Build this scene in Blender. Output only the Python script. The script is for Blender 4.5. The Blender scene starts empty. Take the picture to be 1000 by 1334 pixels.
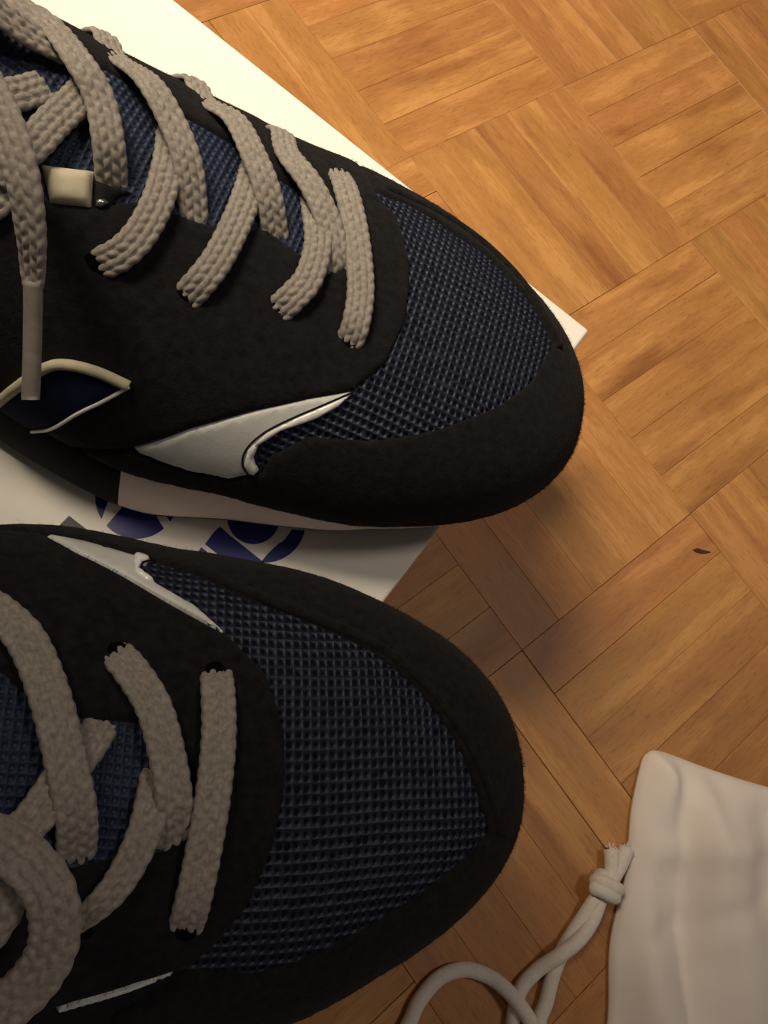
import bpy, bmesh, math, random
import numpy as np
from mathutils import Vector, Matrix, bvhtree, geometry

random.seed(7)
rng = np.random.default_rng(7)
SC = bpy.context.scene
COL = SC.collection

# ------------------------------------------------------------------ camera
F = 1067.0                                   # focal length in pixels of the 1000x1334 frame
HC = 0.345                                   # camera height above the parquet
_d = np.array([222.0 - 500, 1024.0 - 667, F]); _d /= np.linalg.norm(_d)
_ex = np.array([1.0, 0, 0]) - _d[0] * _d; _ex /= np.linalg.norm(_ex)
_ey = np.cross(_d, _ex)
cam_data = bpy.data.cameras.new('camera')
cam_data.sensor_fit = 'VERTICAL'; cam_data.sensor_height = 24.0
cam_data.lens = F / 1334.0 * 24.0
cam_data.clip_start = 0.01
cam = bpy.data.objects.new('camera', cam_data); COL.objects.link(cam)
r_ = (_ex[0], -_ey[0], -_d[0]); u_ = (-_ex[1], _ey[1], _d[1]); b_ = (-_ex[2], _ey[2], _d[2])
cam.matrix_world = Matrix(((r_[0], u_[0], b_[0], 0), (r_[1], u_[1], b_[1], 0), (r_[2], u_[2], b_[2], HC), (0, 0, 0, 1)))
SC.camera = cam

# ------------------------------------------------------------------ world, lamps, exposure
w = bpy.data.worlds.new('room_dimness'); SC.world = w; w.use_nodes = True
w.node_tree.nodes['Background'].inputs[0].default_value = (0.80, 0.72, 0.66, 1)
w.node_tree.nodes['Background'].inputs[1].default_value = 0.07

def lamp(name, loc, target, size, watts, col, spread=180):
    l = bpy.data.lights.new(name, 'AREA'); l.shape = 'DISK'; l.size = size; l.energy = watts
    l.color = col; l.spread = math.radians(spread)
    o = bpy.data.objects.new(name, l); COL.objects.link(o)
    o.location = loc
    o.rotation_euler = (Vector(target) - Vector(loc)).to_track_quat('-Z', 'Y').to_euler()
    return o
def added_key_spot(name, loc, target, watts, col, half, radius):
    # a spot with a soft-edged cone
    l = bpy.data.lights.new(name, 'SPOT'); l.energy = watts; l.color = col
    l.spot_size = math.radians(2*half); l.spot_blend = 1.0; l.shadow_soft_size = radius
    o = bpy.data.objects.new(name, l); COL.objects.link(o); o.location = loc
    o.rotation_euler = (Vector(target) - Vector(loc)).to_track_quat('-Z', 'Y').to_euler()
    return o
added_key_spot('added_key_spot', (-0.205, 0.36, 0.72), (0.18, 0.425, 0.0), 35, (1.0, 0.85, 0.64), 37.6, 0.12)  # added close key; its cone edge stands in for the photographer's shadow
lamp('ceiling_light', (1.0, 0.30, 2.3), (0.1, 0.15, 0), 0.45, 8.0, (1.0, 0.87, 0.76))
vs = SC.view_settings
vs.view_transform = 'Standard'; vs.look = 'None'; vs.exposure = 0.0; vs.gamma = 1.0; vs.use_curve_mapping = False

# ------------------------------------------------------------------ helpers
def ray(px, py):
    v = np.array([px - 500.0, py - 667.0, F])
    r = np.array([v @ _ex, -(v @ _ey), -(v @ _d)])
    return r / np.linalg.norm(r)
def at(px, py, z):
    r = ray(px, py); k = (z - HC) / r[2]
    return np.array([r[0] * k, r[1] * k, z])

def link_mesh(name, verts, faces, mat, parent=None, smooth=True):
    me = bpy.data.meshes.new(name)
    me.from_pydata([tuple(map(float, v)) for v in verts], [], [tuple(map(int, f)) for f in faces])
    me.materials.append(mat)
    if smooth:
        me.polygons.foreach_set('use_smooth', [True] * len(me.polygons))
    me.update()
    o = bpy.data.objects.new(name, me); COL.objects.link(o)
    if parent is not None:
        o.parent = parent
    return o
def fix_normals(o):
    bm = bmesh.new(); bm.from_mesh(o.data)
    bmesh.ops.recalc_face_normals(bm, faces=bm.faces); bm.to_mesh(o.data); bm.free()
def empty(name, loc, rz=0):
    o = bpy.data.objects.new(name, None); COL.objects.link(o)
    o.location = loc; o.rotation_euler = (0, 0, rz); o.empty_display_size = 0.02
    return o
def tag(o, label=None, cat=None, group=None, kind=None):
    if label: o['label'] = label
    if cat: o['category'] = cat
    if group: o['group'] = group
    if kind: o['kind'] = kind
    return o

def pchip(xs, ys):
    xs = np.array(xs, float); ys = np.array(ys, float); h = np.diff(xs); dl = np.diff(ys) / h
    m = np.zeros_like(xs)
    for i in range(1, len(xs) - 1):
        if dl[i-1] * dl[i] > 0:
            w1 = 2*h[i] + h[i-1]; w2 = h[i] + 2*h[i-1]; m[i] = (w1 + w2) / (w1/dl[i-1] + w2/dl[i])
    m[0] = dl[0]; m[-1] = dl[-1]
    def g(x):
        x = np.clip(x, xs[0], xs[-1]); i = np.clip(np.searchsorted(xs, x) - 1, 0, len(xs) - 2)
        s = (x - xs[i]) / h[i]
        return (2*s**3 - 3*s**2 + 1)*ys[i] + (s**3 - 2*s**2 + s)*h[i]*m[i] + (-2*s**3 + 3*s**2)*ys[i+1] + (s**3 - s**2)*h[i]*m[i+1]
    return g
def catmull(pts, step):
    """smooth curve through pts (n x k), sampled about every step of the first three coordinates"""
    P = np.array(pts, float)
    P = np.vstack([2*P[0] - P[1], P, 2*P[-1] - P[-2]])
    out = []
    for i in range(1, len(P) - 2):
        n = max(2, int(np.linalg.norm(P[i+1, :3] - P[i, :3]) / step))
        t = np.linspace(0, 1, n, endpoint=False)[:, None]
        a, b, c, d = P[i-1], P[i], P[i+1], P[i+2]
        out.append(.5*((2*b) + (-a + c)*t + (2*a - 5*b + 4*c - d)*t**2 + (-a + 3*b - 3*c + d)*t**3))
    out.append(P[-2][None])
    return np.vstack(out)
def tube(path, rad, n=10, caps=True):
    """round tube mesh data along path"""
    P = np.array(path, float); rad = np.broadcast_to(np.array(rad, float), (len(P),))
    T = np.gradient(P, axis=0); T /= np.linalg.norm(T, axis=1)[:, None]
    nrm = np.cross(T[0], [0, 0, 1.0]);
    if np.linalg.norm(nrm) < 1e-3: nrm = np.cross(T[0], [0, 1.0, 0])
    nrm /= np.linalg.norm(nrm)
    V, Fc = [], []
    for i in range(len(P)):
        nrm = nrm - (nrm @ T[i]) * T[i]; nrm /= np.linalg.norm(nrm)
        bn = np.cross(T[i], nrm)
        for k in range(n):
            a = 2*math.pi*k/n
            V.append(P[i] + rad[i]*(math.cos(a)*nrm + math.sin(a)*bn))
    for i in range(len(P) - 1):
        for k in range(n):
            Fc.append((i*n + k, i*n + (k+1) % n, (i+1)*n + (k+1) % n, (i+1)*n + k))
    if caps:
        Fc.append(tuple(range(n))[::-1]); Fc.append(tuple((len(P)-1)*n + k for k in range(n)))
    return V, Fc

# ------------------------------------------------------------------ materials
def mat_new(name):
    m = bpy.data.materials.new(name); m.use_nodes = True
    nt = m.node_tree
    return m, nt, nt.nodes['Principled BSDF']
def N(nt, t, **kw):
    n = nt.nodes.new(t)
    for k, v in kw.items(): setattr(n, k, v)
    return n
def ramp(nt, fac, stops):
    r = N(nt, 'ShaderNodeValToRGB'); el = r.color_ramp.elements
    while len(el) < len(stops): el.new(0.5)
    for e, (p, c) in zip(el, stops): e.position = p; e.color = (*c, 1)
    nt.links.new(fac, r.inputs[0])
    return r.outputs[0]
def noise(nt, vec, scale, detail=4, rough=.55):
    n = N(nt, 'ShaderNodeTexNoise'); n.inputs['Scale'].default_value = scale
    n.inputs['Detail'].default_value = detail; n.inputs['Roughness'].default_value = rough
    if vec is not None: nt.links.new(vec, n.inputs['Vector'])
    return n.outputs['Fac']
def bump(nt, bs, h, strength, dist):
    b = N(nt, 'ShaderNodeBump'); b.inputs['Strength'].default_value = strength; b.inputs['Distance'].default_value = dist
    nt.links.new(h, b.inputs['Height']); nt.links.new(b.outputs[0], bs.inputs['Normal'])
def simple(name, c0, c1, scale, rough, bump_s=0.0, bump_d=.0003, bscale=None, spec=.5, metal=0, sheen=0, sheen_rough=.5):
    m, nt, bs = mat_new(name)
    tc = N(nt, 'ShaderNodeTexCoord').outputs['Object']
    nf = noise(nt, tc, scale)
    nt.links.new(ramp(nt, nf, [(.3, c0), (.7, c1)]), bs.inputs['Base Color'])
    bs.inputs['Roughness'].default_value = rough; bs.inputs['Specular IOR Level'].default_value = spec
    bs.inputs['Metallic'].default_value = metal
    bs.inputs['Sheen Weight'].default_value = sheen; bs.inputs['Sheen Roughness'].default_value = sheen_rough
    if bump_s: bump(nt, bs, noise(nt, tc, bscale or scale*4, 3), bump_s, bump_d)
    return m

def wood_mat():
    m, nt, bs = mat_new('oak_parquet')
    tc = N(nt, 'ShaderNodeTexCoord').outputs['Object']
    oi = N(nt, 'ShaderNodeObjectInfo')
    # every slat reads another stretch of grain
    off = N(nt, 'ShaderNodeVectorMath', operation='SCALE'); off.inputs[0].default_value = (3.1, 7.7, 1.3)
    nt.links.new(oi.outputs['Random'], off.inputs['Scale'])
    add = N(nt, 'ShaderNodeVectorMath', operation='ADD'); nt.links.new(tc, add.inputs[0]); nt.links.new(off.outputs[0], add.inputs[1])
    def stretched(sx, sy, sc, det):
        mp = N(nt, 'ShaderNodeMapping'); mp.inputs['Scale'].default_value = (sx, sy, 1)
        nt.links.new(add.outputs[0], mp.inputs['Vector'])
        return noise(nt, mp.outputs[0], sc, det, .6)
    g1 = stretched(1, 7, 12, 4); g2 = stretched(1, 26, 30, 3); g3 = stretched(1, 1.8, 26, 3)
    mix = N(nt, 'ShaderNodeMath', operation='MULTIPLY_ADD'); nt.links.new(g2, mix.inputs[0]); mix.inputs[1].default_value = .22
    nt.links.new(g1, mix.inputs[2])
    m2 = N(nt, 'ShaderNodeMath', operation='MULTIPLY_ADD'); nt.links.new(g3, m2.inputs[0]); m2.inputs[1].default_value = .5
    nt.links.new(mix.outputs[0], m2.inputs[2])
    base = ramp(nt, m2.outputs[0], [(.50, (.30, .126, .038)), (.75, (.39, .175, .052)), (.9, (.435, .20, .060)), (1.2, (.51, .245, .080))])
    # dirty streaks along the grain and fine pores
    sk = stretched(1, 6, 7, 3)
    dk = ramp(nt, sk, [(.56, (1, 1, 1)), (.70, (.70, .60, .62))])
    po = ramp(nt, stretched(1, 9, 170, 2), [(.34, (.80, .76, .74)), (.46, (1, 1, 1))])
    for fac_c in (dk, po):
        mu = N(nt, 'ShaderNodeMix', data_type='RGBA', blend_type='MULTIPLY'); mu.inputs[0].default_value = 1
        nt.links.new(base, mu.inputs[6]); nt.links.new(fac_c, mu.inputs[7]); base = mu.outputs[2]
    # slat to slat tone
    hs = N(nt, 'ShaderNodeHueSaturation')
    nt.links.new(base, hs.inputs['Color'])
    mr = N(nt, 'ShaderNodeMapRange'); nt.links.new(oi.outputs['Random'], mr.inputs[0]); mr.inputs[3].default_value = .92; mr.inputs[4].default_value = 1.07
    nt.links.new(mr.outputs[0], hs.inputs['Value'])
    wn = N(nt, 'ShaderNodeTexWhiteNoise', noise_dimensions='1D'); nt.links.new(oi.outputs['Random'], wn.inputs['W'])
    mh = N(nt, 'ShaderNodeMapRange'); nt.links.new(wn.outputs['Value'], mh.inputs[0]); mh.inputs[3].default_value = .495; mh.inputs[4].default_value = .504
    nt.links.new(mh.outputs[0], hs.inputs['Hue'])
    nt.links.new(hs.outputs[0], bs.inputs['Base Color'])
    rr = N(nt, 'ShaderNodeMapRange'); nt.links.new(g1, rr.inputs[0]); rr.inputs[3].default_value = .38; rr.inputs[4].default_value = .58
    nt.links.new(rr.outputs[0], bs.inputs['Roughness'])
    bs.inputs['Specular IOR Level'].default_value = .35
    bump(nt, bs, m2.outputs[0], .10, .0004)
    return m

M = {}
M['wood'] = wood_mat()
M['grout'] = simple('dark_floor_bed', (.09, .045, .02), (.14, .07, .03), 60, .9)
M['nick'] = simple('dark_scar', (.02, .012, .008), (.04, .02, .012), 300, .9)
M['card'] = simple('white_card', (.80, .765, .69), (.84, .80, .72), 40, .55, .05, .0002, 500, .4)
M['ink'] = simple('blue_ink', (.006, .011, .14), (.008, .014, .17), 90, .35)
M['ink_shaded'] = simple('shaded_ink', (.016, .020, .03), (.02, .024, .036), 90, .5)  # the blue ink again, with the shade on one letter corner coloured in
M['suede'] = simple('black_suede', (.0070, .0066, .0072), (.0155, .0142, .0150), 420, .95, .5, .0006, 1500, .08, 0, .03, .6)
M['lining'] = simple('black_lining', (.008, .008, .010), (.014, .014, .016), 300, .9, .3, .0003, 1500, .2)
M['hole'] = simple('black_hole', (.003, .003, .003), (.004, .004, .004), 300, 1, 0, 0, None, .0)
M['nap'] = simple('suede_nap', (.010, .009, .009), (.02, .018, .018), 600, .9, 0, 0, None, .2)
M['mesh'] = simple('navy_mesh', (.006, .009, .022), (.011, .015, .036), 260, .5, .25, .0002, 2500, .4)
M['mesh_back'] = simple('navy_backing', (.003, .004, .008), (.005, .007, .014), 300, .9, 0, 0, None, .1)
M['tongue'] = simple('tongue_mesh', (.007, .013, .036), (.014, .024, .062), 260, .6, .25, .0002, 2500, .4)
M['lace'] = simple('grey_lace', (.215, .187, .157), (.375, .333, .287), 900, .8, .35, .0002, 4000, .3, 0, .15)
M['aglet'] = simple('grey_aglet', (.24, .21, .185), (.33, .29, .25), 300, .55, .15, .0002, 1200, .4)
M['logo'] = simple('white_leather', (.60, .61, .58), (.70, .70, .66), 200, .45, .25, .0002, 1400, .5)
M['foil'] = simple('silver_foil', (.86, .85, .82), (.93, .91, .88), 200, .25, .1, .0001, 900, .7, 0)
M['badge'] = simple('navy_badge', (.006, .009, .034), (.011, .015, .048), 300, .9, .3, .0002, 1800, .1)
M['cream'] = simple('cream_tape', (.56, .50, .34), (.66, .60, .43), 300, .7, .2, .0002, 1600, .3)
M['midsole'] = simple('pale_midsole', (.74, .66, .63), (.80, .72, .69), 120, .6, .15, .0002, 900, .4)
M['midsole_black'] = simple('black_midsole', (.008, .008, .009), (.014, .013, .014), 200, .85, .2, .0002, 900, .15)
M['rubber'] = simple('dark_rubber', (.008, .008, .012), (.014, .014, .02), 200, .45, 0, 0, None, .5)
M['metal'] = simple('dull_metal', (.5, .48, .45), (.6, .58, .55), 200, .3, 0, 0, None, .5, 1)
M['cloth'] = simple('white_cloth', (.80, .72, .66), (.86, .78, .71), 60, .9, .3, .00015, 2600, .2, 0, .2)
M['cord'] = simple('white_cord', (.68, .61, .53), (.78, .70, .62), 700, .85, .5, .0003, 2600, .2, 0, .2)

# ------------------------------------------------------------------ floor of mosaic parquet
B = 0.1202                                       # block edge: five fingers
DI = np.array([.796, .605]); DJ = np.array([.605, -.796])
ORG = np.array([.0041, .2496])
floor = link_mesh('floor', [(-1.2, -1.0, -.009), (1.5, -1.0, -.009), (1.5, 1.6, -.009), (-1.2, 1.6, -.009),
                            (-1.2, -1.0, -.03), (1.5, -1.0, -.03), (1.5, 1.6, -.03), (-1.2, 1.6, -.03)],
                  [(0, 1, 2, 3), (7, 6, 5, 4), (0, 4, 5, 1), (1, 5, 6, 2), (2, 6, 7, 3), (3, 7, 4, 0)], M['grout'], None, False)
tag(floor, 'worn orange-brown mosaic parquet floor in a basket weave', 'floor', kind='structure')
FW = B / 5
def slat_data(l, wd):
    c = .00018; t = .008
    X, Y = l/2, wd/2
    V = [(-X, -Y, -t), (X, -Y, -t), (X, Y, -t), (-X, Y, -t), (-X, -Y, -c), (X, -Y, -c), (X, Y, -c), (-X, Y, -c),
         (-X+c, -Y+c, 0), (X-c, -Y+c, 0), (X-c, Y-c, 0), (-X+c, Y-c, 0)]
    Fc = [(3, 2, 1, 0), (8, 9, 10, 11)]
    for a in (0, 4):
        for k in range(4): Fc.append((a+k, a+(k+1) % 4, a+4+(k+1) % 4, a+4+k))
    return V, Fc
sv, sf = slat_data(B - .00012, FW - .00006)
slat_me = bpy.data.meshes.new('slat'); slat_me.from_pydata(sv, [], sf); slat_me.materials.append(M['wood'])
view_c = np.array([.13, .20])
blocks = sorted(((i, j) for i in range(-16, 18) for j in range(-16, 18)),
                key=lambda q: np.linalg.norm(ORG + B*((q[0]+.5)*DI + (q[1]+.5)*DJ) - view_c))
rest_v, rest_f = [], []
for n, (i, j) in enumerate(blocks):
    cen = ORG + B*((i+.5)*DI + (j+.5)*DJ)
    if not (-1.11 < cen[0] < 1.41 and -.91 < cen[1] < 1.51): continue
    along, across = (DJ, DI) if (i + j) % 2 else (DI, DJ)
    for k in range(5):
        p = cen + across*FW*(k - 2)
        ang = math.atan2(along[1], along[0]) + random.choice((0, math.pi))
        z = random.uniform(-.00022, 0)
        if n < 58:
            o = bpy.data.objects.new('slat', slat_me); COL.objects.link(o); o.parent = floor
            o.location = (p[0], p[1], z)
            o.rotation_euler = (random.gauss(0, .002), random.gauss(0, .0005), ang + random.gauss(0, .0007))
            if random.random() < .35: o.scale = (1 - random.uniform(0, .003), 1 - random.uniform(.004, .022), 1)
        else:
            ca, sa = math.cos(ang), math.sin(ang); b0 = len(rest_v)
            rest_v += [(p[0] + ca*x - sa*y, p[1] + sa*x + ca*y, zz + z) for x, y, zz in sv]
            rest_f += [tuple(b0 + q for q in f) for f in sf]
o = link_mesh('far_slats', rest_v, rest_f, M['wood'], floor, False); o['kind'] = 'stuff'
# the little dark scar right of the shoes
sp = [at(*q, .0002) for q in [(902, 716), (908, 714), (914, 716), (922, 718), (926, 719), (919, 721), (912, 721), (906, 719)]]
link_mesh('floor_scar', [s + np.array([0, 0, .0001]) for s in sp] + [s - np.array([0, 0, .0009]) for s in sp],
          [tuple(range(8))] + [(k, (k+1) % 8, 8 + (k+1) % 8, 8 + k) for k in range(8)], M['nick'], floor, False)

# ------------------------------------------------------------------ shoe box
BOX = .098
E1 = np.array([-.8047, .5937]); E2 = np.array([-.5937, -.8047])
bc = at(768, 430, BOX)[:2]
L1, L2 = .275, .365
box = empty('shoe_box', (*(bc + E1*L1/2 + E2*L2/2), 0), math.atan2(E2[1], E2[0]))
tag(box, 'white cardboard shoe box with blue lettering lying under both sneakers', 'box')
def rounded_box(name, sx, sy, z0, z1, bev, mat, parent):
    bm = bmesh.new(); bmesh.ops.create_cube(bm, size=1)
    for v in bm.verts: v.co = Vector((v.co.x*sx, v.co.y*sy, z0 + (v.co.z+.5)*(z1-z0)))
    bmesh.ops.bevel(bm, geom=list(bm.edges), offset=bev, segments=3, profile=.5, affect='EDGES')
    me = bpy.data.meshes.new(name); bm.to_mesh(me); bm.free(); me.materials.append(mat)
    o = bpy.data.objects.new(name, me); COL.objects.link(o); o.parent = parent
    return o
rounded_box('box_base', L2 - .004, L1 - .004, 0, .075, .0012, M['card'], box)
rounded_box('lid', L2, L1, .052, BOX, .0012, M['card'], box)
bm_in = Matrix.Translation(box.location) @ Matrix.Rotation(box.rotation_euler.z, 4, 'Z'); bm_in.invert()
def to_box(p): return bm_in @ Vector(p)
# folded card edge along two sides of the lid
for nm, (x0, x1, y0, y1) in {'lid_fold': (-L2/2 + .0006, L2/2 - .0006, -L1/2 + .0006, -L1/2 + .0028)}.items():
    V = [(x0, y0, BOX), (x1, y0, BOX), (x1, y1, BOX), (x0, y1, BOX)]
    link_mesh(nm, [(a, b, c - .0005) for a, b, c in V] + [(a, b, c + .0002) for a, b, c in V],
              [(4, 5, 6, 7)] + [(k, (k+1) % 4, 4 + (k+1) % 4, 4 + k) for k in range(4)], M['card'], box, False)
def in_poly(P, poly):
    P = np.asarray(P); poly = np.asarray(poly); x, y = P[:, 0], P[:, 1]; c = np.zeros(len(P), bool)
    j = len(poly) - 1
    for i in range(len(poly)):
        xi, yi = poly[i]; xj, yj = poly[j]
        if yi != yj:
            c ^= ((yi > y) != (yj > y)) & (x < (xj - xi)*(y - yi)/(yj - yi) + xi)
        j = i
    return c
def print_patch(pts_px, mat, name='print'):
    V2 = [Vector(to_box(at(x, y, BOX))[:2]) for x, y in pts_px]
    v, e, f, *_ = geometry.delaunay_2d_cdt(V2, [], [list(range(len(V2)))], 1, 1e-7)
    n = len(v)
    o = link_mesh(name, [(a.x, a.y, BOX + .00012) for a in v], f, mat, box, False)
    return o
def arc(cx, cy, r, a0, a1, n=28):
    return [(cx + r*math.cos(math.radians(a0 + (a1-a0)*k/(n-1))), cy + r*math.sin(math.radians(a0 + (a1-a0)*k/(n-1)))) for k in range(n)]
# round letter nearest the arch: small segment, slit, large segment with a counter
print_patch(arc(178, 648, 54, 148, 270-18, 20), M['ink'], 'blue_letter')
print_patch(arc(178, 648, 54, 137, 49, 26) + [(199, 665), (190, 666), (176, 677), (183, 678.5), (193, 673), (207, 660)] + arc(178, 648, 54, 36, -90, 30) + [(168, 650)], M['ink'], 'blue_letter')
# second letter: stem and bowl
print_patch([(277, 695), (286, 686), (300, 698), (344, 733), (335, 752), (318, 750), (267, 709)], M['ink'], 'blue_letter')
print_patch([(262, 713), (280, 727), (268, 742), (250, 730)], M['ink'], 'blue_letter')
print_patch(arc(330, 675, 34, 0, 350, 40), M['ink'], 'blue_letter')
print_patch(arc(345, 680, 53, 12, 96, 24) + [(343, 728), (352, 718), (363, 708), (369, 705), (380, 690)], M['ink'], 'blue_letter')
print_patch([(90, 672), (130, 703), (110, 722), (62, 700)], M['ink_shaded'], 'blue_letter')

# ------------------------------------------------------------------ sneakers
SL = .285
T_ = [0, .002, .008, .02, .04, .065, .09, .12, .15, .19, .24, .27, .283, .285]
W_ = [0, .0129, .0245, .0358, .0467, .0554, .0578, .0582, .0532, .0440, .0375, .0306, .0119, 0]
C_ = [-.0001, .0005, .0001, -.0002, -.0002, .0005, -.0004, -.0042, -.0052, -.0045, -.004, -.004, -.004, -.004]
ZB = [.026, .025, .024, .022, .021, .021, .022, .023, .024, .025, .027, .028, .028, .028]
ZT = [.026, .0343, .0433, .0506, .0559, .0602, .0652, .0736, .0842, .0963, .1041, .108, .104, .085]
PP = [.8, .8, .8, .8, .8, .85, .93, 1.0, 1.0, 1.0, .9, .8, .8, .8]
QQ = [.8, .8, .8, .75, .75, .8, .85, .9, .9, .85, .8, .8, .8, .8]
_sk = np.clip(np.array(T_)/.004, 0, 1)*.0017
W_ = np.maximum(0, np.array(W_) - _sk*(np.array(W_) > .012)); ZT = np.array(ZT) - _sk
_u = np.sqrt(np.array(T_)/SL)
GW, GC, GB, GT, GP, GQ = [pchip(_u, a) for a in (W_, C_, ZB, ZT, PP, QQ)]
DU, DT = .27, .05                                # metres per unit of u and of theta
def ut(t): return math.sqrt(t/SL)

class Shoe:
    def __init__(self, name, ox, oy, ang, side):
        self.side = side; self.o = np.array([ox, oy]); self.ang = ang
        self.root = empty(name, (ox, oy, BOX), ang)
        uu = np.concatenate([np.linspace(0, .25, 40), np.linspace(.256, 1, 150)]); th = np.linspace(0, math.pi, 121)
        self.uu, self.th = uu, th
        U, T = np.meshgrid(uu, th, indexing='ij')
        P = self.S(U, T).reshape(-1, 3); self.UV = np.stack([U.ravel(), T.ravel()], 1)
        n = len(th); tris = []
        for i in range(len(uu)-1):
            for j in range(n-1):
                a = i*n + j; tris += [(a, a+1, a+n+1), (a, a+n+1, a+n)]
        self.P = P; self.tris = tris
        self.bvh = bvhtree.BVHTree.FromPolygons([Vector(p) for p in P], tris)
        c, s = math.cos(ang), math.sin(ang)
        rel = np.array([-ox, -oy, HC - BOX])
        self.eye = np.array([c*rel[0] + s*rel[1], -s*rel[0] + c*rel[1], rel[2]])
    def S(self, u, th, off=0):
        u = np.asarray(u, float); th = np.asarray(th, float)
        w, c, zb, zt, p, q = [g(u) for g in (GW, GC, GB, GT, GP, GQ)]
        cs = np.cos(th); sn = np.maximum(np.sin(th), 0)
        y = c - w*np.sign(cs)*np.abs(cs)**p
        z = zb + (zt - zb)*sn**q
        return np.stack([-SL*u*u, y*self.side, z], -1)
    def nrm(self, u, th):
        u = np.clip(np.asarray(u, float), .03, .985); th = np.clip(np.asarray(th, float), .02, math.pi-.02)
        h = .012
        a = self.S(u + h, th) - self.S(u - h, th); b = self.S(u, th + h*1.6) - self.S(u, th - h*1.6)
        n = np.cross(a, b)*self.side
        n /= np.linalg.norm(n, axis=-1, keepdims=True) + 1e-12
        # outward
        c = self.S(u, th); cen = c.copy(); cen[..., 1] = GC(u)*self.side; cen[..., 2] = GB(u)
        sgn = np.sign(np.sum(n*(c - cen), -1, keepdims=True)); sgn[sgn == 0] = 1
        return n*sgn
    def ldir(self, px, py):
        r = ray(px, py); c, s = math.cos(self.ang), math.sin(self.ang)
        return np.array([c*r[0] + s*r[1], -s*r[0] + c*r[1], r[2]])
    def uv(self, px, py):
        dr = self.ldir(px, py)
        hit, nn, idx, dist = self.bvh.ray_cast(Vector(self.eye), Vector(dr))
        if hit is None:                          # beside the silhouette: nearest point of the surface
            best = None
            for k in np.linspace(.08, .34, 60):
                q = self.bvh.find_nearest(Vector(self.eye + dr*k))
                if best is None or q[3] < best[3]: best = q
            hit, nn, idx, dist = best
        a, b, c = self.tris[idx]
        Q = geometry.barycentric_transform(hit, Vector(self.P[a]), Vector(self.P[b]), Vector(self.P[c]),
                                           Vector((*self.UV[a], 0)), Vector((*self.UV[b], 0)), Vector((*self.UV[c], 0)))
        return (Q.x, Q.y)
    def uvs(self, pts): return [self.uv(*p) if p[0] == 0 or abs(p[0]) > 4 or abs(p[1]) > 4 else p for p in pts]
    def ptl(self, px, py, zl):
        """point of the pixel ray at local height zl above the box"""
        dr = self.ldir(px, py); k = (zl - self.eye[2])/dr[2]
        return self.eye + dr*k

    def patch(self, name, uvpoly, th, edge, mat, base=.0, spacing=.0018, parent=None, sink=.0004, jag=0):
        poly = np.array(uvpoly)*[DU, DT]
        dens = []
        for i in range(len(poly)):
            a, b = poly[i], poly[(i+1) % len(poly)]; n = max(1, int(np.linalg.norm(b-a)/min(spacing, .0014)))
            dens += [a + (b-a)*k/n for k in range(n)]
        dens = np.array(dens)
        lo, hi = dens.min(0), dens.max(0)
        gx = np.arange(lo[0], hi[0], spacing); gy = np.arange(lo[1], hi[1], spacing*.87)
        G = np.array([(x + (spacing/2 if k % 2 else 0), y) for k, y in enumerate(gy) for x in gx])
        area = .5*np.sum(dens[:, 0]*np.roll(dens[:, 1], -1) - np.roll(dens[:, 0], -1)*dens[:, 1])
        tg = np.roll(dens, -1, 0) - np.roll(dens, 1, 0); tg /= np.linalg.norm(tg, axis=1)[:, None] + 1e-12
        inn = np.stack([-tg[:, 1], tg[:, 0]], 1)*np.sign(area)
        rings = [dens + inn*edge*k for k in (.3, .75)]
        def bd(Q):
            d = np.full(len(Q), 9.)
            a = dens; b = np.roll(dens, -1, 0); ab = b - a; l2 = (ab**2).sum(1) + 1e-18
            for s in range(0, len(Q), 400):
                q = Q[s:s+400, None, :]
                t = np.clip(((q - a)*ab).sum(2)/l2, 0, 1)
                d[s:s+400] = np.sqrt((((a + t[..., None]*ab) - q)**2).sum(2)).min(1)
            return d
        I = []
        if len(G):
            g = G[in_poly(G, dens)]
            if len(g): I.append(g[bd(g) > edge*1.05])
        for k, r in zip((.3, .75), rings):
            g = r[in_poly(r, dens)]
            if len(g): I.append(g[bd(g) > edge*k*.85])
        Q = np.vstack([dens] + I)
        v, e, f, *_ = geometry.delaunay_2d_cdt([Vector(q) for q in Q], [], [list(range(len(dens)))], 1, 1e-7)
        v = np.array([(a.x, a.y) for a in v])
        d = bd(v); k = np.clip(d/edge, 0, 1)
        off = base - sink + (th + sink)*np.sqrt(np.maximum(0, 1 - (1 - k)**2))
        if jag: off = off + rng.normal(0, jag, len(off))*(k > .5)
        u, t = v[:, 0]/DU, v[:, 1]/DT
        X = self.S(u, t) + self.nrm(u, t)*off[:, None]
        f = [q if self.side > 0 else tuple(reversed(q)) for q in f]
        o = link_mesh(name, X, f, mat, parent or self.root)
        fix_up(o, self)
        return o
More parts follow.
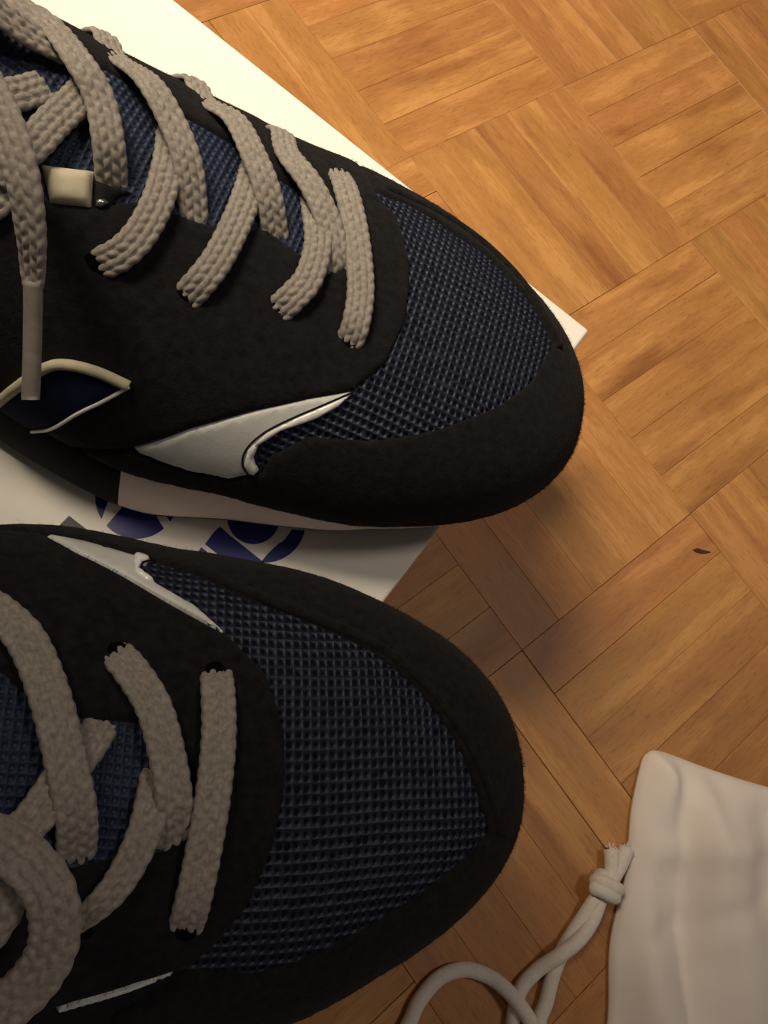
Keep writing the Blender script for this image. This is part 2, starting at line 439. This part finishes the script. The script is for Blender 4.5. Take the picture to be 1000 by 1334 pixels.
    def knit(self, name, uvpoly, dx, dy, hgt, mat, base, parent, hole=.30):
        """knitted mesh: every cell has its knots at the corners and a hole in the middle"""
        poly = np.array(uvpoly)*[DU, DT]
        t0, t1 = SL*min(q[0] for q in uvpoly)**2, SL*max(q[0] for q in uvpoly)**2
        V, Fc = [], []; t = t0
        ox_ = np.array([-1, 0, 1, 1, 1, 0, -1, -1])*.5; oy_ = np.array([-1, -1, -1, 0, 1, 1, 1, 0])*.5
        kn = np.array([.92, .72, .92, .66, .92, .72, .92, .66])
        while t < t1:
            u = math.sqrt(t/SL); th = np.linspace(.02, math.pi-.02, 500)
            X = self.S(np.full(500, u), th); s = np.concatenate([[0], np.cumsum(np.linalg.norm(np.diff(X, axis=0), axis=1))])
            mid = np.interp(math.pi/2, th, s)
            ss = np.arange(-60, 61)*dy + mid
            ss = ss[(ss > 0) & (ss < s[-1])]; tt = np.interp(ss, s, th)
            uu = np.full(len(tt), u); Qk = np.stack([uu*DU, tt*DT], 1); keep = in_poly(Qk, poly)
            if len(Qk): keep |= edge_dist(Qk, poly) < .0013
            uu, tt = uu[keep], tt[keep]
            if len(tt):
                P = self.S(uu, tt); n = self.nrm(uu, tt)
                a = self.S(uu + .004, tt) - self.S(uu - .004, tt); a -= (a*n).sum(1, keepdims=True)*n
                a /= np.linalg.norm(a, axis=1)[:, None]; b = np.cross(n, a)
                for k in range(len(tt)):
                    b0 = len(V); o = P[k] + n[k]*base; hs = hole*(1 + rng.normal(0, .14)); jx = rng.normal(0, .05, 2)
                    for q in range(8):
                        V.append(o + a[k]*ox_[q]*dx*1.04 + b[k]*oy_[q]*dy*1.04 + n[k]*hgt*kn[q]*(1 + rng.normal(0, .12)))
                    for q in range(8):
                        l = math.hypot(ox_[q], oy_[q])
                        V.append(o + a[k]*(ox_[q]/l*hs + jx[0])*dx + b[k]*(oy_[q]/l*hs + jx[1])*dy + n[k]*hgt*.42)
                    for q in range(8):
                        l = math.hypot(ox_[q], oy_[q])
                        V.append(o + a[k]*(ox_[q]/l*hs*.9 + jx[0])*dx + b[k]*(oy_[q]/l*hs*.9 + jx[1])*dy - n[k]*hgt*.5)
                    for q in range(8):
                        r = (q+1) % 8
                        Fc += [(b0+q, b0+r, b0+8+r, b0+8+q), (b0+8+q, b0+8+r, b0+16+r, b0+16+q)]
            t += dx
        o = link_mesh(name, V, Fc, mat, parent); fix_up(o, self); o['kind'] = 'stuff'
        return o
    def on(self, px, py, h):
        u, t = self.uv(px, py)
        n = self.nrm(u, t)
        return self.S(u, t) + n*h, n
    def strand(self, pts, width=.0074, thick=.0019, lateral=False):
        """mesh data of one run of flat braided lace; pts = (px, py, height above the upper[, width factor])"""
        C = []
        for q in pts:
            p, n = self.on(q[0], q[1], 0)
            p = self.lift(q[0], q[1], p, n, q[2])
            n = n + .55*(self.eye - p)/np.linalg.norm(self.eye - p); n = n/np.linalg.norm(n)
            if not C and lateral:                 # the run comes up from the hidden side of the shoe
                q0 = np.array(self.uv(q[0], q[1])); dq = q0 - np.array(self.uv(pts[1][0], pts[1][1]))
                dq = .4*dq/np.linalg.norm(dq*[DU, DT]) + [0, .6/DT]; dq *= .0075/np.linalg.norm(dq*[DU, DT])
                for k, h in ((.95, .0008),):
                    u, t = q0 + dq*k; nn = self.nrm(u, t)
                    C.append(np.concatenate([self.S(u, t) + nn*h, nn, [1.0]]))
                p = self.S(*q0) + self.nrm(*q0)*q[2]
                n = self.nrm(*q0)*.8 + .2*n
            C.append(np.concatenate([p, n, [q[3] if len(q) > 3 else 1.0]]))
        return self.braid(C, width, thick)
    def lift(self, px, py, p, n, h):
        # move along the pixel ray towards the eye so that the run stands h proud of the surface
        dr = self.ldir(px, py); k = h/max(.35, -float(dr @ n))
        return p - dr*k
    def braid(self, C, width, thick):
        P = catmull(C, .00042)
        X = P[:, :3]; Nn = P[:, 3:6]; wf = P[:, 6]
        s = np.concatenate([[0], np.cumsum(np.linalg.norm(np.diff(X, axis=0), axis=1))])
        T = np.gradient(X, axis=0); T /= np.linalg.norm(T, axis=1)[:, None]
        Nn = Nn - (Nn*T).sum(1, keepdims=True)*T; Nn /= np.linalg.norm(Nn, axis=1)[:, None]
        Bn = np.cross(T, Nn)
        cols = 4; per = 5; pitch = .0029
        vt = np.linspace(-1, 1, cols*per + 1); nt_ = len(vt)
        vb = np.linspace(.8, -.8, 7)
        V = []; ph0 = rng.random()
        c = np.minimum(((vt + 1)/2*cols).astype(int), cols-1); vc = ((vt + 1)/2*cols - c)*2 - 1
        for i in range(len(X)):
            ph = s[i]/pitch + ph0 + .5*(c % 2) + .22*vc*np.where(c % 2, 1, -1)
            st = np.abs(np.sin(math.pi*ph))**.75
            bmp = np.sqrt(np.maximum(0, 1 - vc**2))*(.12 + .88*st)
            env = (1 - np.abs(vt)**3.2)**.5 if False else np.sqrt(np.maximum(0, 1 - np.abs(vt)**3))
            z = thick*.5*env*.62 + .00068*bmp*(.4 + .6*env)
            ed = np.clip((np.abs(vt) - .72)/.28, 0, 1)
            y = .5*width*wf[i]*vt*(1 + ed*(.07*np.abs(np.sin(math.pi*(s[i]/pitch + ph0 + .25))) - .03))
            V += list(X[i] + np.outer(y, Bn[i]) + np.outer(z, Nn[i]))
            zb = -thick*.5*np.sqrt(np.maximum(0, 1 - np.abs(vb)**3))
            V += list(X[i] + np.outer(.5*width*wf[i]*vb, Bn[i]) + np.outer(zb, Nn[i]))
        m = nt_ + 7; Fc = []
        for i in range(len(X)-1):
            for k in range(m):
                Fc.append((i*m + k, i*m + (k+1) % m, (i+1)*m + (k+1) % m, (i+1)*m + k))
        Fc.append(tuple(range(m))[::-1]); Fc.append(tuple((len(X)-1)*m + k for k in range(m)))
        return V, Fc
    def lace(self, runs, name='lace'):
        V, Fc = [], []
        for r in runs:
            v, f = r; b0 = len(V); V += v; Fc += [tuple(b0 + q for q in g) for g in f]
        o = link_mesh(name, V, Fc, M['lace'], self.root); fix_normals(o)
        return o
    def cord_on(self, name, pts, rad, h, mat, parent=None, step=.001):
        C = []
        for q in self.uvs(pts):
            C.append(self.S(q[0], q[1]) + self.nrm(q[0], q[1])*h)
        V, Fc = tube(catmull(C, step), rad, 8)
        o = link_mesh(name, V, Fc, mat, parent or self.root); fix_normals(o)
        return o

def edge_dist(Q, poly):
    a = np.asarray(poly); b = np.roll(a, -1, 0); ab = b - a; l2 = (ab**2).sum(1) + 1e-18
    t = np.clip(((Q[:, None, :] - a)*ab).sum(2)/l2, 0, 1)
    return np.sqrt((((a + t[..., None]*ab) - Q[:, None, :])**2).sum(2)).min(1)
def fix_up(o, shoe):
    # face normals outward
    me = o.data
    if not len(me.polygons): return
    acc = 0
    for p in list(me.polygons)[::max(1, len(me.polygons)//60)]:
        c = np.array(p.center); acc += float(np.array(p.normal) @ (c - np.array([c[0], 0, .02])))
    if acc < 0: me.flip_normals()

def build_sole(sh):
    uu = np.concatenate([np.linspace(0.0, .2, 14), np.linspace(.22, 1, 90)])
    ring = [(u, 0.0) for u in uu] + [(u, math.pi) for u in uu[-2:0:-1]]
    P = np.array([sh.S(u, t) for u, t in ring]); U = np.array([r[0] for r in ring]); Tm = SL*U*U
    med = np.array([1.0 if r[1] < 1 else 0.0 for r in ring])
    tg = np.roll(P, -1, 0) - np.roll(P, 1, 0); out = np.stack([tg[:, 1], -tg[:, 0]], 1)
    out /= np.linalg.norm(out, axis=1)[:, None] + 1e-12
    cen = P[:, :2].mean(0)
    if np.sum(out*(P[:, :2] - cen)) < 0: out = -out
    zb = GB(U); zbot = np.interp(Tm, [0, .02, .05, .085, .24, .285], [.015, .008, .002, 0, 0, .006])
    flare = np.interp(Tm, [0, .05, .085, .115, .15, .2, .285], [-.0040, -.0065, -.0028, .0016, .0022, .0026, .0030])
    def shell(name, prof, sel, mat):
        idx = [i for i in range(len(ring)) if sel(Tm[i])]
        loops = []
        V = []; Fc = []; m = len(prof)
        for i in range(len(ring)):
            for (o, zf) in prof:
                z = zbot[i] + (zb[i] + .001 - zbot[i])*zf
                q = P[i, :2] + out[i]*(flare[i] + o); V.append((q[0], q[1], z))
        for i in range(len(ring)):
            j = (i+1) % len(ring)
            if sel(Tm[i]) and sel(Tm[j]):
                for k in range(m-1): Fc.append((i*m+k, j*m+k, j*m+k+1, i*m+k+1))
        # flat underside and top in strips between the two sides
        n = len(uu)
        for k in range(1, n-2):
            a, b, c, d_ = k, k+1, len(ring)-k-1, len(ring)-k
            if all(sel(Tm[q % len(ring)]) for q in (a, b, c, d_)):
                for lv in (0, m-1): Fc.append((a*m+lv, b*m+lv, (c % len(ring))*m+lv, (d_ % len(ring))*m+lv))
        used = sorted({q for f in Fc for q in f}); mp = {q: i for i, q in enumerate(used)}
        o = link_mesh(name, [V[q] for q in used], [tuple(mp[q] for q in f) for f in Fc], mat, sh.root); fix_normals(o)
        return o
    prof = [(-.006, 1.08), (-.0018, 1.04), (-.0006, .95), (.0020, .6), (.0036, .26), (.0030, .16)]
    shell('midsole', prof, lambda t: t < .1235, M['midsole'])
    prof2 = [(-.006, 1.0), (-.0012, .98), (.0002, .88), (.0022, .6), (.0034, .26), (.0028, .16)]
    shell('heel_midsole', prof2, lambda t: t > .1215, M['midsole_black'])
    prof3 = [(-.002, .21), (.0026, .19), (.0028, .12), (.0022, .02), (.001, 0.0)]
    shell('outsole', prof3, lambda t: True, M['rubber'])

def build_shoe(name, ox, oy, ang, side, D):
    sh = Shoe(name, ox, oy, ang, side); root = sh.root
    uu, th = sh.uu, sh.th; n = len(th)
    # inner body with the ankle opening cut out
    Fc = []
    for i in range(len(uu)-1):
        for j in range(n-1):
            t = SL*uu[i]**2; a = th[j]
            if ((t - .232)/.038)**2 + ((a - math.pi/2)/(.22*math.pi))**2 < 1: continue
            k = i*n + j; Fc.append((k, k+1, k+n+1, k+n))
    o = link_mesh('lining', sh.P, Fc, M['lining'], root); fix_normals(o)
    build_sole(sh)
    # padded collar round the opening
    loop = [(ut(.232 + .0385*math.cos(k*math.pi/30)), math.pi/2 + .223*math.pi*math.sin(k*math.pi/30)) for k in range(61)]
    V, Fc = tube([sh.S(*q) for q in loop], .0055, 10, False); c = link_mesh('collar', V, Fc, M['suede'], root); fix_normals(c)
    # panels
    mesh_uv = sh.uvs(D['mesh']); throat = sh.uvs(D['throat'])
    mp = sh.patch('toe_mesh', mesh_uv, .0005, .0012, M['mesh_back'], .0001, .0022)
    sh.knit('mesh_weave', mesh_uv, .0020, .0023, .00048, M['mesh'], .0006, mp, .27)
    sh.patch('tongue', sh.uvs(D['tongue']), .0006, .001, M['tongue'], .0, .0022)
    sh.knit('tongue_weave', sh.uvs(D['tongue']), .0017, .0020, .00045, M['tongue'], .0006, root.children[-1], .22)
    sh.patch('toe_guard', sh.uvs(D['guard']), .0019, .0016, M['suede'], 0, .0022, jag=.00006)
    q = sh.patch('quarter', sh.uvs(D['quarter']), .0021, .0017, M['suede'], 0, .0022, jag=.00006)
    for k, (pl, tr) in enumerate(D['logos']):
        lg = sh.patch('side_logo', sh.uvs(pl), .0014, .0008, M['logo'], .0004, .0016)
        lg['label'] = 'white leather side logo'
        if tr: sh.cord_on('logo_seam', tr[:len(tr)//2 + 1], .00028, .0019, M['lining'], lg)
        if tr: sh.patch('logo_trim', sh.uvs(tr), .0020, .0007, M['foil'], .0004, .0012, parent=lg)
    for s in D['seams']: sh.cord_on('seam', s, .0014, .0017, M['suede'])
    for (x, y) in D['eyelets']:
        u, t = sh.uv(x, y); c0 = [(u + .0075*math.cos(a), t + .036*math.sin(a)) for a in np.linspace(0, 2*math.pi, 14, endpoint=False)]
        sh.patch('eyelet', c0, .0003, .0006, M['hole'], .0021, .001, parent=q, sink=.0003)
    lc = sh.lace([sh.strand(r, D.get('lw', .0074), .0019, k in D.get('lat', ())) for k, r in enumerate(D['laces'])])
    return sh, lc

# ---- left sneaker (upper one in the picture) ----
G_lat_u = .62
upper = dict(
    mesh=[(487, 254), (530, 272), (590, 308), (640, 345), (688, 398), (716, 452), (694, 492), (645, 530), (565, 560), (480, 572), (400, 566), (352, 590),
          (338, 612), (328, 596), (342, 574), (375, 556), (420, 540), (458, 512), (502, 476), (528, 420), (533, 350), (515, 290)],
    throat=[],
    tongue=[(.92, .62*math.pi), (-40, 20), (60, 50), (140, 90), (200, 125), (250, 155), (310, 190), (355, 228), (402, 255), (438, 298), (446, 348), (426, 364),
            (385, 338), (345, 309), (262, 300), (180, 270), (120, 276), (50, 270), (-40, 258), (.92, .38*math.pi)],
    guard=[(.60, math.pi-.03), (487, 254), (530, 272), (590, 308), (640, 345), (688, 398), (716, 452), (694, 492), (645, 530), (565, 560), (480, 572), (400, 566), (352, 590), (339, 612),
           (300, 619), (250, 609), (172, 581), (100, 585), (40, 572), (.80, .02), (.02, .02), (.02, math.pi-.03)],
    quarter=[(.93, math.pi-.04), (.61, math.pi-.04), (487, 256), (515, 290), (532, 350), (527, 420), (501, 476), (459, 510),
             (400, 521), (330, 535), (250, 556), (172, 580), (100, 579), (40, 566), (.82, .03), (.93, .03), (.93, .38*math.pi), (-40, 250), (50, 262), (120, 268), (180, 262), (262, 292), (345, 301),
             (385, 330), (425, 357), (440, 345), (432, 300), (400, 262), (355, 235), (310, 198), (250, 165), (200, 135), (140, 100), (60, 60), (-40, 30), (.93, .62*math.pi)],
    logos=[([(172, 580), (250, 555), (330, 534), (400, 519), (462, 509), (440, 530), (412, 545), (366, 560), (338, 577), (331, 594), (339, 612), (300, 619), (250, 609)],
            [(461, 510), (420, 527), (380, 543), (345, 560), (322, 580), (317, 600), (327, 615), (339, 612), (331, 594), (338, 577), (366, 560), (412, 545), (440, 530)])],
    seams=[[(500, 252), (560, 280), (618, 318), (668, 366), (704, 418), (722, 456)]],
    eyelets=[(126, 344), (243, 384), (363, 400), (452, 446)],
    laces=[
        [(438, 222, .0006), (450, 245, .0042), (463, 300, .0050), (470, 370, .0046), (464, 420, .0042), (452, 452, .0008)],
        [(404, 240, -.001), (410, 275, .003), (414, 318, .0044), (402, 362, .0048), (380, 388, .0042), (358, 408, .0006)],
        [(361, 189, .0034), (375, 200, .0040), (405, 240, .0058), (428, 290, .0052), (437, 335, .0030), (440, 368, -.001)],
        [(332, 212, .000), (326, 240, .003), (310, 285, .0044), (285, 335, .0048), (262, 366, .0042), (238, 392, .0006)],
        [(250, 114, .0034), (270, 122, .0042), (305, 155, .0056), (332, 205, .0064), (350, 255, .0054), (360, 318, -.001)],
        [(222, 165, .000), (221, 200, .003), (208, 255, .0046), (186, 300, .0050), (158, 330, .0044), (122, 348, .0006)],
        [(130, 63, .0034), (150, 72, .0042), (192, 105, .0058), (225, 160, .0066), (246, 220, .0054), (253, 302, -.001)],
        [(-60, -90, .006, 1.1), (0, -20, .006, 1.08), (60, 28, .0062, 1.05), (103, 80, .0068), (130, 130, .0068), (142, 190, .0054), (146, 252, -.001)],
        [(124, 96, .001), (105, 124, .0036), (70, 158, .005), (40, 190, .006), (-10, 230, .006)],
        [(-40, 120, .003), (-5, 124, .004), (25, 122, .0035), (58, 112, .0015)],
        [(-60, -30, .006, 1.1), (-20, 2, .0062, 1.1), (15, 28, .0056, 1.1), (42, 46, .0044, 1.0), (80, 66, .003)],
        [(-55, 280, .003), (-25, 270, .004), (-8, 262, .004), (10, 245, .003)],
    ], lat=(2, 4, 6))
shoe_l, lace_l = build_shoe('sneaker', .116, .1065, -.2919, 1, upper)
tag(shoe_l.root, 'black suede and navy mesh sneaker with a hanging lace end, toe over the box corner', 'sneaker', 'pair of sneakers on the box')
# free end of the lace with its aglet, hanging over the quarter
def free_pts(sh, q): return [np.concatenate([sh.ptl(x, y, z), n, [wf]]) for x, y, z, n, wf in q]
nz = np.array([-.25, -.45, .86])
v, f = shoe_l.braid(free_pts(shoe_l, [(-60, 40, .104, nz, 1.15), (-20, 110, .106, nz, 1.1), (10, 170, .1065, nz, 1.05), (30, 235, .1035, nz, 1.0), (40, 300, .097, nz, .95), (43, 350, .090, nz, .8), (43, 374, .087, nz, .62)]), .0074, .0026)
le = link_mesh('lace_end', v, f, M['lace'], lace_l); fix_normals(le)
ag = [shoe_l.ptl(43, 366, .0885), shoe_l.ptl(43, 400, .0845), shoe_l.ptl(42, 460, .0775), shoe_l.ptl(40, 512, .0715), shoe_l.ptl(40, 521, .0706)]
V, Fc = tube(catmull(ag, .0008), .00195, 12); a_ = link_mesh('aglet', V, Fc, M['aglet'], lace_l); fix_normals(a_)
# cream loop and clip by the second eyelet from the ankle
lp = shoe_l.patch('lace_loop', shoe_l.uvs([(54, 217), (121, 227), (118, 273), (66, 266)]), .0026, .0018, M['cream'], .0016, .0010)
lp['label'] = 'cream fabric lace loop'
cl = shoe_l.patch('loop_clip', shoe_l.uvs([(121, 236), (148, 246), (172, 254), (150, 262), (148, 276), (120, 276)]), .0016, .0016, M['midsole_black'], .0012, .0012)
shoe_l.patch('clip_glint', shoe_l.uvs([(124, 264), (134, 262), (140, 268), (132, 273), (124, 272)]), .0006, .0006, M['metal'], .0028, .0008, parent=cl)
bdg = shoe_l.patch('side_badge', shoe_l.uvs([(-60, 556), (-20, 535), (20, 505), (66, 474), (92, 470), (130, 480), (169, 498), (140, 514), (110, 528), (76, 547), (46, 561), (-20, 562), (-60, 572)]), .0010, .0010, M['badge'], .0021, .0018)
bdg['label'] = 'navy side badge edged in cream'
shoe_l.cord_on('badge_piping', [(-30, 538), (0, 519), (30, 496), (66, 472), (92, 468), (130, 478), (171, 497)], .0014, .0032, M['cream'], bdg)
shoe_l.cord_on('badge_piping', [(171, 498), (140, 515), (110, 529), (76, 548), (46, 562)], .0005, .0031, M['foil'], bdg)

# ---- right sneaker (lower one in the picture) ----
lower = dict(
    mesh=[(294, 829), (346, 880), (369, 950), (371, 1020), (355, 1100), (322, 1178), (284, 1224), (248, 1254), (330, 1262), (440, 1222), (540, 1163), (608, 1108), (632, 1080),
          (615, 1030), (590, 970), (540, 900), (480, 852), (400, 816), (320, 786), (245, 752), (196, 735), (184, 748), (204, 766), (252, 792)],
    throat=[],
    tongue=[(.92, .38*math.pi), (-40, 860), (0, 872), (40, 906), (100, 930), (180, 937), (232, 955), (252, 1010), (247, 1075), (218, 1113), (150, 1120), (75, 1138), (0, 1160), (-40, 1175), (.92, .62*math.pi)],
    guard=[(.60, .03), (.02, .03), (.02, math.pi-.03), (.60, math.pi-.03), (150, 1318), (248, 1256), (330, 1262), (440, 1222), (540, 1163), (608, 1108), (632, 1080),
           (615, 1030), (590, 970), (540, 900), (480, 852), (400, 816), (320, 786), (245, 752), (196, 735), (162, 727), (108, 712), (54, 703), (-30, 690), (.75, .03)],
    quarter=[(.93, .03), (.76, .03), (-30, 700), (54, 704), (101, 727), (162, 757), (216, 788), (266, 815), (294, 829), (346, 880), (369, 950), (371, 1020), (355, 1100), (322, 1178), (284, 1224), (250, 1253),
             (180, 1275), (100, 1298), (40, 1316), (.72, math.pi-.3), (.93, math.pi-.1), (.93, .62*math.pi), (-40, 1165), (0, 1150), (75, 1130), (150, 1112), (212, 1105), (240, 1070), (245, 1010), (225, 962), (180, 946), (100, 939), (40, 916), (0, 882), (-40, 868), (.93, .38*math.pi)],
    logos=[([(54, 703), (108, 712), (162, 727), (186, 734), (180, 744), (185, 750), (204, 766), (252, 792), (294, 829), (266, 815), (216, 788), (162, 757), (101, 727)],
            [(171, 727), (186, 731), (198, 737), (184, 741), (181, 748), (204, 766), (190, 766), (172, 752)]),
           ([(250, 1253), (180, 1275), (100, 1298), (75, 1306), (73, 1313), (103, 1305), (184, 1281)], None)],
    seams=[[(250, 748), (330, 782), (410, 812), (490, 848), (550, 897), (602, 966), (630, 1030), (642, 1082)]],
    eyelets=[(277, 876), (152, 852), (240, 1208), (104, 1204)],
    laces=[
        [(281, 872, .0006), (284, 900, .0042), (285, 960, .0050), (277, 1040, .0054), (263, 1120, .0048), (250, 1180, .0042), (240, 1215, .0006)],
        [(207, 1000, .0), (202, 1035, .0030), (186, 1090, .0046, .92), (158, 1145, .0046, .85), (128, 1180, .0042, .75), (92, 1208, .0006, .6)],
        [(146, 846, .0006), (170, 872, .0042), (200, 920, .0052), (218, 985, .0056), (227, 1050, .0046), (222, 1118, -.001)],
        [(134, 940, .000), (112, 975, .0030), (80, 1015, .0044), (45, 1065, .0052), (5, 1105, .005)],
        [(-30, 778, .002, 1.05), (0, 798, .0045, 1.05), (36, 836, .0056, 1.05), (66, 910, .0064, 1.05), (90, 1010, .0064, 1.05), (100, 1070, .005, 1.05), (99, 1128, -.001)],
    ], lw=.0073)
shoe_r, lace_r = build_shoe('sneaker', .0908, .0034, .0189, -1, lower)
tag(shoe_r.root, 'black suede and navy mesh sneaker in shadow with a looped bow, nearer the cloth bag', 'sneaker', 'pair of sneakers on the box')
nz = np.array([0, 0, 1.0]); nf = np.array([.5, -.2, .8])
v, f = shoe_r.braid(free_pts(shoe_r, [(-70, 1085, .098, nz, 1.0), (-30, 1085, .101, nz, 1.0), (20, 1112, .103, nz, 1.0), (58, 1150, .1025, nz, 1.0), (72, 1200, .100, nz, 1.0), (62, 1250, .097, nz, 1.0), (22, 1300, .094, nz, 1.0), (-40, 1335, .092, nz, 1.0)]), .0076, .0026)
b2 = link_mesh('lace_bow', v, f, M['lace'], lace_r); fix_normals(b2)
v, f = shoe_r.braid(free_pts(shoe_r, [(30, 1110, .098, nz, 1.0), (14, 1150, .0965, nz, 1.0), (-8, 1195, .095, nz, 1.0), (-50, 1250, .093, nz, 1.0)]), .0074, .0024)
b3 = link_mesh('lace_end', v, f, M['lace'], lace_r); fix_normals(b3)

# loose nap standing off the suede
def nap(sh, count):
    V, Fc = [], []
    for nm in ('toe_guard', 'quarter'):
        src = [c for c in sh.root.children if c.name.split('.')[0] == nm][0].data
        P = np.array([v.co for v in src.vertices]); Nr = np.array([v.normal for v in src.vertices])
        idx = rng.integers(0, len(P), count)
        for i in idx:
            p = P[i] + rng.normal(0, .0008, 3); dr = Nr[i] + rng.normal(0, .7, 3); dr /= np.linalg.norm(dr)
            if dr @ Nr[i] < .2: continue
            p = P[i] + (p - P[i]) - ((p - P[i]) @ Nr[i])*Nr[i]
            l = rng.uniform(.0005, .0012); sd = np.cross(dr, rng.normal(0, 1, 3)); sd /= np.linalg.norm(sd)
            b0 = len(V); V += [p - sd*.00005 - Nr[i]*.0002, p + sd*.00005 - Nr[i]*.0002, p + dr*l]
            Fc.append((b0, b0+1, b0+2))
    o = link_mesh('suede_nap', V, Fc, M['nap'], sh.root, False); o['kind'] = 'stuff'
nap(shoe_l, 9000); nap(shoe_r, 9000)

# ------------------------------------------------------------------ cloth bag with its drawstring
bag_c = at(839, 964, .006)
D1 = np.array([-.238, -.971]); D2 = np.array([.955, -.297])
bag = empty('dust_bag', (bag_c[0], bag_c[1], 0), 0)
tag(bag, 'white cotton drawstring bag lying flat on the parquet', 'bag')
BW, BL = .22, .30; nx_, ny_ = 90, 120
gs, gr = np.meshgrid(np.linspace(0, 1, nx_), np.linspace(0, 1, ny_), indexing='ij')
def cloth_z(s, r):
    x, y = s*BW, r*BL
    e = np.minimum.reduce([x, BW - x, y, BL - y])
    puff = .0105*(1 - np.exp(-e/.012))
    fold = .0022*np.sin(x*150 + 1.2*np.sin(y*38)) + .0016*np.sin(x*85 - y*70 + 1) + .0022*np.exp(-((x - .030 - .10*y)/.006)**2) - .0018*np.exp(-((x - .017 - .16*y)/.004)**2) \
        + .0020*np.exp(-((y - .048 + .35*x)/.007)**2) - .0012*np.exp(-((x*.6 + y - .085)/.006)**2)
    return .0022 + puff + 1.7*fold*np.clip(e/.012, 0, 1)
zt = cloth_z(gs, gr)
X = gs*BW; Y = gr*BL
# soft corner, wavering seam
wob = .0012*np.sin(Y*55) + .0010*np.sin(Y*120 + 1)
cr = .004*np.exp(-(X + Y)/.006)
px_ = X + wob*np.exp(-X/.02) + cr; py_ = Y + .0015*np.sin(X*45)*np.exp(-Y/.02) + cr
wx = px_*D2[0] + py_*D1[0]; wy = px_*D2[1] + py_*D1[1]
V = [(wx[i, j], wy[i, j], zt[i, j]) for i in range(nx_) for j in range(ny_)]
Fc = [(i*ny_+j, i*ny_+j+1, (i+1)*ny_+j+1, (i+1)*ny_+j) for i in range(nx_-1) for j in range(ny_-1)]
b0 = len(V)
V += [(wx[i, j], wy[i, j], .0006) for i in range(nx_) for j in range(ny_)]
Fc += [tuple(b0 + q for q in f[::-1]) for f in Fc[:]]
rim = [(i, 0) for i in range(nx_)] + [(nx_-1, j) for j in range(1, ny_)] + [(i, ny_-1) for i in range(nx_-2, -1, -1)] + [(0, j) for j in range(ny_-2, 0, -1)]
for k in range(len(rim)):
    a, b = rim[k], rim[(k+1) % len(rim)]
    Fc.append((a[0]*ny_+a[1], b[0]*ny_+b[1], b0 + b[0]*ny_+b[1], b0 + a[0]*ny_+a[1]))
cl = link_mesh('cloth', V, Fc, M['cloth'], bag); fix_normals(cl)
def bagl(px, py, z):
    if z < 0: return np.array([px, py, -z])       # already in the bag's own metres
    return at(px, py, z) - np.array([bag_c[0], bag_c[1], 0])
def cord(name, pts, rad, parent):
    V, Fc = tube(catmull([bagl(*p) for p in pts], .0008), rad, 12)
    o = link_mesh(name, V, Fc, M['cord'], parent); fix_normals(o); return o
CR = .0029
ds = cord('drawstring', [(-.066, -.288, -.004), (-.092, -.292, -CR), (-.135, -.262, -CR), (-.165, -.205, -CR), (455, 1440, CR), (505, 1380, CR), (532, 1334, CR), (546, 1304, CR), (572, 1274, CR), (604, 1263, CR), (636, 1272, CR), (660, 1290, CR*1.8), (680, 1314, CR*2.6), (694, 1340, CR*2.4), (704, 1390, CR), (700, 1425, CR), (686, 1432, CR)], CR, bag)
cord('drawstring', [(690, 1434, CR), (678, 1420, CR), (672, 1390, CR), (667, 1345, CR), (672, 1308, CR), (681, 1284, CR), (702, 1262, CR), (728, 1245, CR*2.2), (754, 1224, CR*2.2), (772, 1198, CR*1.6), (783, 1168, CR*1.5)], CR, bag)
cord('drawstring', [(-.064, -.284, -.004), (-.082, -.272, -CR), (-.090, -.235, -CR), (-.086, -.19, -CR), (724, 1450, CR), (708, 1390, CR), (702, 1334, CR), (711, 1306, CR), (721, 1268, CR), (736, 1232, CR), (757, 1199, CR), (776, 1170, CR*1.6)], CR, bag)
# overhand knot: the cord wound about the doubled strand
kc = bagl(789, 1156, .0065); ax = bagl(800, 1130, .0065) - kc; ax /= np.linalg.norm(ax); sd = np.cross([0, 0, 1.0], ax)
kp = [kc + ax*(-.0030 + .0062*a/(2*math.pi*1.9)) + (sd*math.cos(a)*.0046 + np.array([0, 0, 1.0])*math.sin(a)*.0030) for a in np.linspace(0, 2*math.pi*1.9, 26)]
V, Fc = tube(catmull(kp, .0008), .0030, 12); kn = link_mesh('knot', V, Fc, M['cord'], ds); fix_normals(kn)
for pts in ([(790, 1152, .0055), (796, 1136, .0045), (797, 1120, .004), (796, 1107, .0035)], [(794, 1150, .0055), (802, 1138, .0045), (810, 1121, .004), (816, 1106, .0035)]):
    tl = cord('cord_tail', pts, [.0028 + .0006*k for k in np.linspace(0, 1, len(catmull([bagl(*p) for p in pts], .0008)))], ds)
    e = bagl(*pts[-1]); dv = e - bagl(*pts[-2]); dv /= np.linalg.norm(dv); V, Fc = [], []
    for k in range(16):                           # frayed threads
        o0 = e + rng.normal(0, .0014, 3)*[1, 1, .6] - dv*.001; dd = dv + rng.normal(0, .35, 3); dd[2] = abs(dd[2])*.3
        v, f = tube([o0, o0 + dd*.0012, o0 + dd*rng.uniform(.0014, .0022)], [.0004, .00032, .0001], 5); q = len(V)
        V += v; Fc += [tuple(q + s for s in g) for g in f]
    fr = link_mesh('fray', V, Fc, M['cord'], ds); fix_normals(fr); fr['kind'] = 'stuff'
